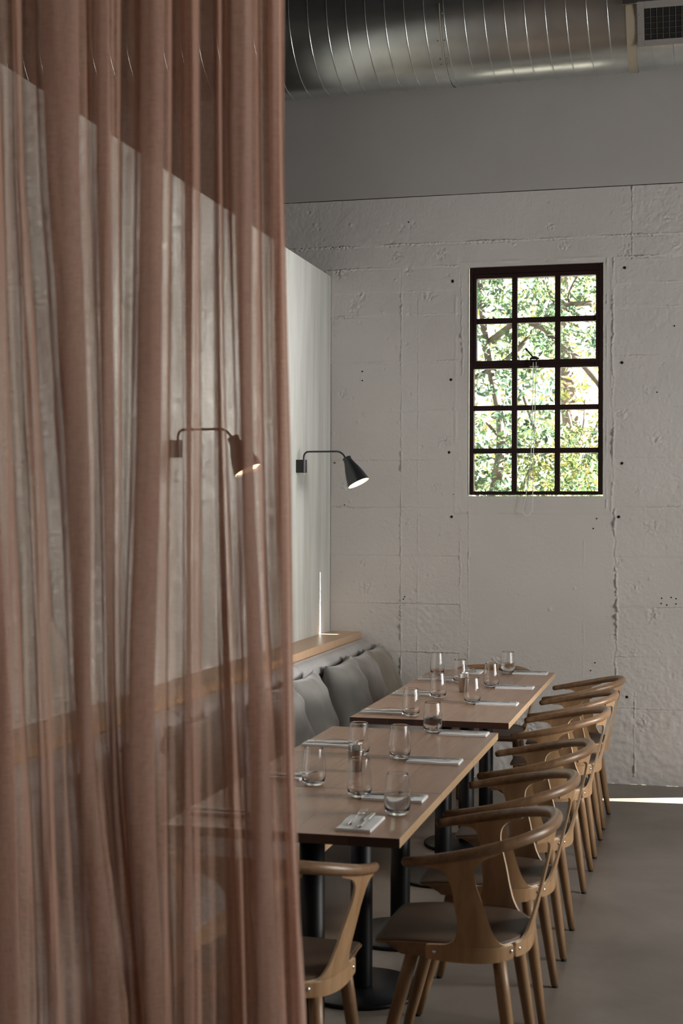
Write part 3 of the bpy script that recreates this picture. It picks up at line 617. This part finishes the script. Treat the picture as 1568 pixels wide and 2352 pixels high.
def pillow_mesh(name, w, h, t, m, seed):
    n = 34; rs = np.random.RandomState(seed); u = np.linspace(-1, 1, n); U, Vv = np.meshgrid(u, u)
    ph = rs.rand(6)*6
    def sheet(sg):
        rr = np.clip((1-np.abs(U)**2.6)*(1-np.abs(Vv)**2.6), 0, 1)**.52
        pin = 1-.11*(1-np.abs(Vv)**2.2); pin2 = 1-.11*(1-np.abs(U)**2.2)
        X = U*w/2*pin; Z = Vv*h/2*pin2
        fold = .006*np.sin(7*U+5*Vv+ph[0])*np.abs(U)*np.abs(Vv) + .008*np.sin(3*U*Vv*4+ph[1])*(np.abs(U*Vv)**.5)*(1-np.maximum(np.abs(U),np.abs(Vv))**4)
        fold += .006*np.sin((U-Vv)*9+ph[2])*np.clip(np.abs(U+Vv)-.6,0,1) + .010*vnoise(U+5, Vv+5, 3.3, seed)
        bot = .12*(Vv < 0)*(-Vv)
        Y = sg*(t/2*rr*(1+bot*2) + fold*rr**.5)
        return np.stack([X, Y, Z + .0*X], -1)
    A, B = sheet(-1), sheet(1); v = list(A.reshape(-1,3))+list(B.reshape(-1,3)); o = n*n; f = []
    for i in range(n-1):
        for j in range(n-1):
            a = i*n+j; f += [(a,a+1,a+n+1,a+n),(o+a,o+a+n,o+a+n+1,o+a+1)]
    me = mesh(name, v, f, m, True); bm = bmesh.new(); bm.from_mesh(me); bmesh.ops.remove_doubles(bm, verts=bm.verts[:], dist=1e-5)
    bmesh.ops.recalc_face_normals(bm, faces=bm.faces[:]); bm.to_mesh(me); bm.free(); return me
PL = [(8.40,'pillow_taupe','taupe velvet cushion farthest along the bench, against the concrete wall',.41,.40,0,-.03),
      (7.99,'pillow_mauve','mauve-grey velvet cushion second from the concrete wall on the bench',.42,.395,1,-.04),
      (7.585,'pillow_grey','grey velvet cushion third from the concrete wall, its near corner standing free',.475,.385,2,-.05),
      (6.80,'pillow_grey','grey velvet cushion just before the gap in the cushion row, half beside the curtain edge',.45,.40,3,-.05),
      (6.34,'pillow_grey','grey velvet cushion partly hidden by the right edge of the curtain',.45,.40,4,-.05),
      (5.30,'pillow_grey','grey velvet cushion seen dimly through the sheer curtain, middle of the bench',.47,.40,5,-.1),
      (4.55,'pillow_grey','grey velvet cushion seen dimly through the curtain at its left side',.47,.40,6,-.1)]
for y, mm, lab, w, h, sd_, tw in PL:
    me = pillow_mesh('cushion', w, h, .20, M[mm], sd_)
    o = tag(obj('cushion', me, None, (-1.872, y, .612)), lab, 'cushion', 'velvet cushions leaning along the bench')
    # local -Y faces the room (+x); the top leans back to the wall
    o.rotation_euler = (Matrix.Rotation(PI/2+tw, 3, 'Z') @ Matrix.Rotation(math.radians(-17), 3, 'X') @ Matrix.Rotation(.03*math.sin(sd_*2.1), 3, 'Y')).to_euler()

# ------------------------------------------------------------------ wall sconces
def sconce(loc, label):
    s = thing('wall_sconce', label, 'wall lamp', loc, 0, 'black reading sconces on the partition')
    v, f = [], []
    pr = [(0,-.024)] + [(.036+.022*math.cos(a), .024*math.sin(a)) for a in np.linspace(-PI/2, PI/2, 14)] + [(0,.024)]
    n = len(pr)
    for z in (-.037,.037): v += [(x, y, z) for x, y in pr]
    f = [(k, (k+1) % n, n+(k+1) % n, n+k) for k in range(n)] + [tuple(range(n))[::-1], tuple(n+k for k in range(n))]
    obj('wall_box', mesh('wall_box', v, f, M['black_paint']), s)
    obj('switch', tube('switch', [(.040,0,-.036),(.043,0,-.047)], .002, M['steel'], 8), s)
    k = math.cos(.2)
    arm = [(.040,0,.03),(.040,0,.052),(.044,-.001,.068),(.055,-.002,.079),(.071,-.003,.083),(.16,-.008,.083),(.235,-.012,.083),(.252,-.013,.080),(.268,-.014,.072),(.280,-.015,.060),(.292,-.016,.041),(.299,-.017,.028)]
    obj('arm', tube('arm', crom(arm, 4), .0052, M['black_paint'], 10), s)
    ax = Vector((.455,-.075,-.89)).normalized(); q = ax.to_track_quat('Z', 'X')
    sh_loc = Vector((.297,-.017,.046))
    prof = [(.0,.0),(.010,.0),(.0245,-.0015),(.0255,.003),(.0235,.012),(.027,.028),(.0345,.050),(.043,.072),(.050,.095),(.0562,.118),(.0610,.140),(.0648,.158),(.0655,.163),(.0640,.163),(.0600,.140),(.0550,.118),(.048,.095),(.040,.070),(.025,.040),(0,.035)]
    sh = obj('shade', lathe('shade', prof, None, 40, True, [M['black_paint'], M['shade_in']], [0]*13+[1]*7), s, sh_loc); sh.rotation_mode = 'QUATERNION'; sh.rotation_quaternion = q
    bl_ = obj('bulb', lathe('bulb', [(0,.118),(.012,.118),(.028,.130),(.045,.146),(.0585,.150),(.0585,.152),(0,.152)], M['bulb'], 30), s, sh_loc); bl_.rotation_mode = 'QUATERNION'; bl_.rotation_quaternion = q
    return s
sconce((XP, 7.862, 1.876), 'black bell-shaped reading sconce right of the curtain edge, switched on')
sconce((XP, 5.835, 1.884), 'black reading sconce glowing behind the sheer curtain')

# ------------------------------------------------------------------ tables
TZ, TT = .745, .026
def table(name_lab, y0, y1, x0, x1, ycol, grp):
    t = thing('dining_table', name_lab, 'table', ((x0+x1)/2, (y0+y1)/2, 0), 0, grp); w = x1-x0; d = y1-y0
    ws = [RS.uniform(.8,1.3) for _ in range(5)]; s = sum(ws); x = -w/2
    for i, q in enumerate(ws):
        a, b = x, x+q/s*w; x = b
        me = bbox('plank', (a+.0001, b-.0001, -d/2+.0008, d/2-.0008, TZ-TT, TZ), None, .0006, 1, [M['oak_top'], M['oak_end'], M['oak_edge']],
                  lambda fc, i=i: 1 if abs(fc.normal.y) > .6 else (2 if abs(fc.normal.x) > .6 and i in (0, 4) else 0))
        obj('plank', me, t)
    yc = ycol-(y0+y1)/2
    obj('mounting_plate', bbox('mounting_plate', (-.2,.2,yc-.2,yc+.2,TZ-TT-.006,TZ-TT-.0005), M['black_metal'], 0), t)
    obj('column', lathe('column', [(.0365,.018),(.0375,.022),(.0375,TZ-TT-.006)], M['black_metal'], 28), t, (0, yc, 0))
    obj('base_plate', lathe('base_plate', [(.200,0),(.205,.003),(.205,.012),(.200,.016),(.06,.0185),(0,.019)], M['black_metal'], 48), t, (0, yc, 0))
    return t
near = [3.675,4.303,4.933,5.563]; far = [5.832,6.478,7.124,7.770]; colN = [4.03,4.66,5.30]; colF = [6.20,6.84,7.49]
ordn = ['nearest', 'middle', 'farthest']
for i in range(3):
    table('oak-topped pedestal table, %s of the three in the front run' % ordn[i], near[i], near[i+1], -1.437, -.766, colN[i], 'oak tables of the front run')
for i in range(3):
    table('oak-topped pedestal table, %s of the three in the back run near the window' % ordn[i], far[i], far[i+1], -1.432, -.760, colF[i], 'oak tables of the back run')

# ------------------------------------------------------------------ chairs
def build_chair():
    # local axes: +Y is forward, X sideways, origin on the floor
    root = obj('oak_armchair', None)
    half = [(0,-.209,.740),(.06,-.205,.739),(.115,-.193,.737),(.160,-.171,.732),(.200,-.135,.723),(.232,-.085,.711),(.255,-.02,.696),(.263,.05,.682),(.259,.115,.669),(.250,.170,.659)]
    pts = [(-x,y,z) for x,y,z in half[::-1]] + list(half[1:]); c = crom(pts, 6); n = len(c)
    rad = [.0132 + .0038*math.sin(PI*i/(n-1))**1.2 for i in range(n)]
    obj('back_rail', tube('back_rail', c, rad, M['chair_wood'], 16), root)
    ring = c[n//2:]                                                    # +x half, from the back forwards
    rs_ = lambda f: np.interp(f, ring[:,1], ring[:,0]); rz = lambda f: np.interp(f, ring[:,1], ring[:,2])
    k5 = 6*5; rf_ = lambda s: np.interp(s, ring[:k5,0], ring[:k5,1]); rzs = lambda s: np.interp(s, ring[:k5,0], ring[:k5,2])
    seat_half = [(0,-.138),(.055,-.135),(.10,-.124),(.145,-.103),(.178,-.070),(.198,-.02),(.205,.04),(.205,.11),(.202,.17),(.198,.22),(.194,.255),(.186,.268),(.165,.273),(.09,.277),(0,.278)]
    so_ = crom(seat_half, 4)
    side_part = so_[(so_[:,1] < .24)]
    bs = lambda f: np.interp(f, side_part[:,1], side_part[:,0]); bf = lambda s: np.interp(s, so_[:13,0], so_[:13,1])
    full = [tuple(p) for p in so_] + [(-x,y) for x,y in so_[-2:0:-1]]
    def seat(layers, name, m, smooth=False):
        v, f = [], []; n_ = len(full)
        for ins_f, ins_s, z, curl in layers:
            for x, y in full:
                fy = (y-.04)*(1-(ins_f if y > .04 else ins_s)/.24)+.04; sx_ = x*(1-ins_s/.2)
                v.append((sx_, fy, z + curl*(-.010*max(0,(y-.14)/.13)**2 + .004*max(0,-y/.14)**2)))
        for i in range(len(layers)-1):
            for k in range(n_): k2 = (k+1) % n_; f.append((i*n_+k, i*n_+k2, (i+1)*n_+k2, (i+1)*n_+k))
        i0 = len(v); v.append((0,.04,layers[0][2])); i1 = len(v); v.append((0,.04,layers[-1][2]-.001)); L_ = (len(layers)-1)*n_
        for k in range(n_): k2 = (k+1) % n_; f.append((i0, k2, k)); f.append((i1, L_+k, L_+k2))
        return mesh(name, v, f, m, smooth)
    obj('seat', seat([(.070,.014,.388,0),(.062,.010,.396,0),(.022,.004,.418,0),(.003,.002,.4245,1),(.0,.001,.428,1),(.001,.002,.4305,1)], 'seat', M['chair_wood']), root)
    obj('seat_pad', seat([(.004,.006,.4295,1),(.002,.005,.4325,1),(.005,.009,.4355,1),(.02,.025,.4375,1),(.06,.07,.4365,.6),(.12,.13,.434,0)], 'seat_pad', M['leather'], True), root)
    # side shells: T-headed plywood uprights that wrap round the seat
    rows = [((.118,.390),(-.104,.387),-.004),((.121,.395),(-.107,.392),-.003),((.121,.424),(-.107,.423),0),((.116,.429),(-.103,.427),0),((.090,.4315),(-.090,.429),0),((.062,.434),(-.079,.436),0),((.045,.445),(-.071,.447),0),
            ((.036,.463),(-.061,.466),0),((.032,.496),(-.049,.505),0),((.036,.535),(-.038,.550),0),((.043,.592),(-.023,.600),0),((.050,.616),(-.018,.628),0),((.058,.637),(-.020,.650),0),
            ((.070,.6475),(-.028,.664),0),((.088,.652),(-.044,.677),0),((.114,.6525),(-.082,.6915),0),((.117,.664),(-.090,.702),0)]
    A = crom([(*l, *r, b) for l, r, b in rows], 3); nc = 15; G = []
    for fl, zl, fr_, zr, b in A:
        r_ = []
        for k in range(nc):
            t = k/(nc-1); f = fl*(1-t)+fr_*t; z = zl*(1-t)+zr*t + b*4*t*(1-t)
            kk = np.clip((z-.428)/(rz(f)-.012-.428), 0, 1.06)
            r_.append(((bs(f)+.0035)*(1-kk)+rs_(f)*kk, f, z))
        G.append(r_)
    G = np.array(G)
    for s in (1,-1):
        g = G.copy(); g[:,:,0] *= s
        obj('side_shell', shell('side_shell', g, .0072, [M['ply'], M['ply_edge']]), root)
    # rear shell: the same T-headed shape at the middle of the back
    rw = [(.131,.390),(.1345,.394),(.1345,.423),(.129,.4285),(.108,.430),(.090,.440),(.078,.454),(.067,.475),(.052,.515),(.040,.555),(.033,.592),(.031,.622),(.033,.648),(.041,.668),(.058,.687),(.088,.700),(.132,.7065),(.153,.7075),(.157,.720)]
    A = crom(rw, 3); G = []
    for w, z in A:
        r_ = []
        for k in range(17):
            t = k/16*2-1; s_ = w*t; zz = z + (.737-.712)*max(0, (z-.66)/.06)*(1-abs(t)**2)*.9 - .003*(1-t*t)*(z < .42)
            kk = np.clip((zz-.428)/(rzs(abs(s_))-.012-.428), 0, 1.06)
            r_.append((s_, (bf(abs(s_))-.0035)*(1-kk)+rf_(abs(s_))*kk, zz))
        G.append(r_)
    obj('rear_shell', shell('rear_shell', np.array(G), .0072, [M['ply'], M['ply_edge']]), root)
    # screws
    sme = lathe('screw', [(0,.0035),(.003,.0033),(.0050,.0018),(.0058,0)], M['screw'], 12)
    for s in (1,-1):
        for x, f, nx, ny in ((bs(.098)+.0065, .098, 1, 0), (.1515, -.1045, .72, -.70), (.119, -.1225, .45, -.9)):
            o = obj('screw', sme, root, (s*x, f, .410)); o.rotation_euler = Vector((s*nx, ny, 0)).to_track_quat('Z','X').to_euler()
    # legs
    for (x0,y0,x1,y1) in ((.168,.165,.192,.27),(-.168,.165,-.192,.27),(.160,-.072,.193,-.127),(-.160,-.072,-.193,-.127)):
        d = Vector((x1-x0, y1-y0, -.392)); p0 = Vector((x0,y0,.395)); P_ = [p0+d*t for t in (0,.25,.5,.75,.985)]
        lg = obj('leg', tube('leg', P_, [.0185,.0188,.0178,.0155,.0125], M['leg_wood'], 14, False), root)
        obj('foot_pad', lathe('foot_pad', [(0,0),(.0095,0),(.0105,.002),(.0105,.012),(0,.012)], M['rubber'], 12), lg, (x1, y1, 0))
    return root
proto = build_chair(); KC = kids_of(proto); used = [False]
def place_chair(x, y, rz, label, grp):
    o = copy_tree(proto, KC) if used[0] else proto
    used[0] = True; o.location = (x, y, 0); o.rotation_euler = (0,0,rz); tag(o, label, 'chair', grp); return o
g1, g2 = 'oak armchairs along the right of the tables', 'oak armchairs at the table ends'
for y, dx, dr, lab in [(4.03,0,-.01,'oak armchair nearest the camera, side-on at the right of the front tables'),(4.66,.0,.0,'oak armchair second from the camera on the right of the front tables'),
                   (5.34,.0,.01,'oak armchair third from the camera, at the far end of the front tables'),(6.28,.0,0,'oak armchair fourth in the row, first beside the back tables'),
                   (6.91,.0,.0,'oak armchair fifth in the row, beside the middle back table'),(7.54,.0,-.01,'oak armchair last in the row, nearest the concrete wall')]:
    place_chair(-.60+dx, y, PI/2+dr, lab, g1)
place_chair(-1.097, 3.547, math.radians(-2), 'oak armchair seen from behind at the near table end, half behind the curtain', g2)
place_chair(-1.125, 7.80, PI, 'oak armchair at the far table end facing the camera beneath the window', g2)

# ------------------------------------------------------------------ tableware
def tumbler_mesh():
    out = [(0,0),(.022,0),(.0265,.0012),(.0315,.006),(.0362,.016),(.0383,.028),(.0386,.038),(.0378,.055),(.0360,.075),(.0338,.095),(.0315,.114),(.0311,.1172),(.0305,.1178),(.0302,.1172),(.0306,.114),(.0329,.095),(.0351,.075),(.0368,.055),(.0375,.038),(.0370,.028),(.0342,.018),(.027,.0115),(.015,.0100),(0,.0097)]
    return lathe('tumbler', out, M['glass'], 40)
def water_mesh(h=.058):
    p = [(0,.0099),(.015,.0102),(.0268,.0118),(.0338,.0182),(.0366,.028),(.0372,.038),(.0365,.055),(.0363,h),(0,h)]
    return lathe('water', p, M['water'], 40)
TM, WM = tumbler_mesh(), water_mesh()
def strip(name, prof, th, m):
    """flat cutlery blade: prof = (x, half width, z)"""
    n = len(prof); v = []
    for x, w, z in prof: v += [(x,-w,z),(x,w,z),(x,w,z+th),(x,-w,z+th)]
    f = []
    for i in range(n-1):
        a = i*4; f += [(a,a+1,a+5,a+4),(a+3,a+7,a+6,a+2),(a,a+4,a+7,a+3),(a+1,a+2,a+6,a+5)]
    f += [(0,3,2,1),(n*4-4,n*4-3,n*4-2,n*4-1)]
    return v, f
def join(parts, name, m):
    V, F = [], []
    for v, f in parts: o = len(V); V += v; F += [tuple(i+o for i in q) for q in f]
    me = mesh(name, V, F, m, False); bm = bmesh.new(); bm.from_mesh(me); bmesh.ops.recalc_face_normals(bm, faces=bm.faces[:])
    bmesh.ops.bevel(bm, geom=bm.edges[:], offset=.0004, segments=1, affect='EDGES'); bm.to_mesh(me); bm.free()
    for p in me.polygons: p.use_smooth = True
    return me
fk = [strip('h', [(.095,.0045,.001),(.08,.0055,.0025),(.04,.004,.006),(.01,.0026,.009),(-.02,.0024,.008),(-.036,.004,.005),(-.045,.0095,.0035),(-.054,.0118,.0030),(-.060,.0118,.0032)], .0018, None)]
for k in range(4):
    yy = -.0098+k*.00653; v, f = strip('t', [(-.059,.0018,.0032),(-.075,.0015,.0042),(-.098,.0008,.0085)], .0016, None); fk.append(([(a,b+yy,c) for a,b,c in v], f))
FORK = join(fk, 'fork', M['steel'])
KNIFE = join([strip('k', [(.100,.0055,.001),(.08,.0060,.001),(.03,.0045,.001),(.012,.0040,.001),(.0,.0080,.0012),(-.05,.0090,.0012),(-.085,.0078,.0012),(-.105,.002,.0012)], .003, None)], 'knife', M['steel'])
def napkin_mesh():
    L0, W0 = .187, .100; V, F = [], []
    for i, (dz, s) in enumerate([(0,1),(.0026,.99),(.0052,.98)]):
        v, f = box(-L0/2*s, L0/2*s, -W0/2*s, W0/2*s, dz, dz+.0024); o = len(V); V += v; F += [tuple(k+o for k in q) for q in f]
    me = mesh('napkin', V, F, M['napkin']); bm = bmesh.new(); bm.from_mesh(me); bmesh.ops.bevel(bm, geom=bm.edges[:], offset=.001, segments=2, affect='EDGES')
    bmesh.ops.subdivide_edges(bm, edges=[e_ for e_ in bm.edges if e_.calc_length() > .05], cuts=5)
    for v in bm.verts: v.co.z += .0012*math.sin(v.co.x*38)*math.sin(v.co.y*50+1)*(v.co.z > .004)
    bm.to_mesh(me); bm.free(); return me
NAP = napkin_mesh()
def setting(x, y, rot, gx, gy, where, water=False):
    """rot 0: handles towards +x"""
    o = tag(obj('napkin', NAP, None, (x, y, TZ+.0003), (0,0,rot)), 'folded white linen napkin at ' + where, 'napkin', 'folded napkins on the tables')
    c, s = math.cos(rot), math.sin(rot)
    def at(a, b): return (x+a*c-b*s, y+a*s+b*c, TZ+.0095)
    j = RS.uniform(-.03,.03,2)
    tag(obj('fork', FORK, None, at(-.036,-.018), (0,0,rot+j[0])), 'steel fork on the napkin at ' + where, 'fork', 'forks on the napkins')
    tag(obj('knife', KNIFE, None, at(-.014,.014), (0,0,rot+j[1])), 'steel knife on the napkin at ' + where, 'knife', 'knives on the napkins')
    g = tag(obj('tumbler', TM, None, (gx, gy, TZ+.0003), (0,0,RS.uniform(0,6))), ('stemless glass tumbler half full of water at ' if water else 'empty stemless glass tumbler at ') + where, 'glass', 'tumblers on the tables')
    if water: obj('water', WM, g)
ns = ['the nearest', 'the middle', 'the farthest']
for i, y in enumerate((4.19,4.85,5.485)): setting(-.888, y, 0, (-.998,-1.019,-1.018)[i], (4.194,4.89,5.515)[i], ns[i]+' chair-side place of the front tables', i == 2)
for i, y in enumerate((6.395,7.02,7.68)): setting(-.885, y, 0, (-1.0,-1.004,-1.003)[i], (6.40,7.04,7.66)[i], ns[i]+' chair-side place of the back tables', i == 2)
for i, y in enumerate((3.87,4.44,5.11)): setting(-1.335, y, PI, (-1.19,-1.182,-1.172)[i], (3.80,4.339,4.914)[i], ns[i]+' bench-side place of the front tables')
for i, y in enumerate((6.005,6.65,7.28)): setting(-1.325, y, PI, (-1.187,-1.184,-1.184)[i], (5.927,6.552,7.18)[i], ns[i]+' bench-side place of the back tables')
setting(-.905, 3.815, -PI/2, -.835, 3.973, 'the near end place of the front tables', True)
setting(-1.19, 7.665, PI/2, -1.363, 7.515, 'the far end place of the back tables')
CUP = lathe('cup', [(0,0),(.0200,0),(.0212,.0015),(.0285,.070),(.0288,.072),(.0275,.072),(.0202,.003),(0,.003)], M['cup_steel'], 28)
PK = [bbox('packet', (-.012,.012,-.0016,.0016,0,.062), M[k], .0005, 1) for k in ('packet_w','packet_b')]
for (x, y, w) in ((-1.108,4.60,'front'),(-1.102,6.795,'back')):
    c = thing('packet_holder', 'small tapered steel cup of sugar packets on the %s tables' % w, 'cup', (x,y,TZ+.0003)); obj('cup', CUP, c)
    for k, (dx, dy, rz, tl, cc) in enumerate([(-.010,-.008,.2,-.08,0),(.008,-.010,-.3,.06,0),(.012,.004,1.2,.1,0),(-.008,.009,.1,-.05,1),(.004,.011,-.1,.08,1),(0,0,.5,.02,0),(-.014,.001,1.4,-.1,0)]):
        p = obj('sugar_packet', PK[cc], None, (x+dx*.8, y+dy*.8, TZ+.026+.004*(k % 3)), (0, tl, rz))
        tag(p, ('%s paper sugar packet standing in the cup on the %s tables' % (('white','brown')[cc], w)), 'packet', '%s sugar packets in the %s cup' % (('white','brown')[cc], w))

# ------------------------------------------------------------------ curtain
def curtain():
    Y0 = 2.30
    def px2x(u): a = math.atan((u-784)/3266.7); return math.tan(a-math.radians(14.15))*Y0
    ys = [400,1000,1800,2300]; zz = [1.6+(1178-y)/3266.7*2.42 for y in ys]
    # folded (three-layer) bands: left/right edges at four heights, with the depth of the overlap
    B = [([-330,-320,-290,-270],[-270,-262,-235,-215]),([-215,-205,-180,-160],[-160,-150,-120,-100]),([-62,-60,-30,-20],[-8,6,46,62]),([44,70,100,118],[52,84,114,132]),([107,148,189,215],[199,222,236,300]),([219,235,262,312],[258,270,290,330]),([309,306,300,338],[380,376,368,392]),
         ([416,418,425,428],[444,441,442,452]),([494,497,516,530],[506,512,542,562]),([536,549,573,590],[592,595,634,655]),([625,638,658,680],[655,668,684,707])]
    rs = np.random.RandomState(4)
    zs = np.linspace(4.75, .03, 130); zk = np.array(zz[::-1])
    def ev(arr, z):
        a = np.array(arr[::-1], float); 
        if z > zk[-1]: sl = (a[-1]-a[-2])/(zk[-1]-zk[-2]); return a[-1]+sl*.6*(1-math.exp(-(z-zk[-1])*1.0))
        if z < zk[0]: sl = (a[1]-a[0])/(zk[1]-zk[0]); return a[0]+sl*.7*(z-zk[0])
        # smooth interpolation
        i = min(np.searchsorted(zk, z, 'right')-1, 2); t = (z-zk[i])/(zk[i+1]-zk[i]); m = np.gradient(a, zk)
        h = zk[i+1]-zk[i]; return (2*t**3-3*t**2+1)*a[i]+(t**3-2*t**2+t)*h*m[i]+(-2*t**3+3*t**2)*a[i+1]+(t**3-t**2)*h*m[i+1]
    V, UV = [], []; nrow = None
    amps = rs.uniform(.5, 1.0, len(B)+1); phs = rs.uniform(0, 6.28, (len(B)+1, 2))
    for z in zs:
        row = []; prev = ev([-420,-420,-400,-390], z)
        for bi, (l, r) in enumerate(B):
            a, b = ev(l, z), ev(r, z); w = max(b-a, 4)
            # single-layer span prev -> a, gently waved
            gap = a-prev
            for k in range(14):
                t = k/14; u = prev+gap*t
                d = .012*amps[bi]*math.sin(PI*t)*math.sin(2*PI*t*(1+(gap > 70))+phs[bi,0]*.3+z*.4) - .010*math.sin(PI*t)
                row.append((u, d))
            # Z-fold: to b, back to a, on to b
            D1 = (.010+.00030*min(w, 90))*(1.6 if bi == 9 else 1); sgn = -1
            for k in range(10):
                t = k/10; row.append((a+w*(.5-.5*math.cos(PI*t)), sgn*D1*(.45+.75*math.sin(PI*(.08+.84*t))) + .0022*math.sin(9*t+bi)*min(1,w/50)))
            for k in range(10):
                t = k/10; row.append((b-w*(.5-.5*math.cos(PI*t)), sgn*D1*(.35+.15*math.cos(PI*t)) + .002*math.sin(11*t+bi*2)*min(1,w/50)))
            for k in range(10):
                t = k/10; row.append((a+w*(.5-.5*math.cos(PI*t)), sgn*D1*(-.25+.25*t) + .004*math.sin(7*t+z)))
            prev = b
        row.append((prev, 0))
        hem = 6
        for k in range(hem): row.append((prev-10*(k+1)/hem, .006+.002*k))      # turned hem on the free edge
        R_ = np.array(row)
        # smooth the row a little so the folds are round
        for _ in range(3): R_[1:-1] = R_[1:-1]*.5 + (R_[:-2]+R_[2:])*.25
        s = 0
        for i, (u, d) in enumerate(R_):
            x = px2x(u) + .0012*math.sin(z*5+i*.35); y = Y0 + d + .010*math.sin(z*1.7+u*.012) + .0013*math.sin(u*.33+z*1.1) + .0016*math.sin(u*.17-z*.8+1) 
            if i: s += math.hypot(x-px_, y-py_)
            px_, py_ = x, y; V.append((x, y, z)); UV.append((s, z))
        nrow = len(R_)
    F = [(i*nrow+j, i*nrow+j+1, (i+1)*nrow+j+1, (i+1)*nrow+j) for i in range(len(zs)-1) for j in range(nrow-1)]
    me = mesh('curtain', V, F, M['linen'], True)
    uvl = me.uv_layers.new(name='UVMap'); li = np.zeros(len(me.loops), np.int32); me.loops.foreach_get('vertex_index', li)
    uvl.data.foreach_set('uv', np.array(UV)[li].ravel()); return me
cu = thing('linen_curtain', 'sheer dusty pink linen curtain hanging in folds in the left foreground', 'curtain', (0,0,0))
obj('drape', curtain(), cu)
obj('curtain_track', bbox('curtain_track', (-2.4,.4,2.28,2.32,4.76,4.80), M['black_metal'], .002, 1), cu)
obj('track_bracket', bbox('track_bracket', (-1.0,-.97,2.285,2.315,4.80,ZC), M['black_metal'], .002, 1), cu)
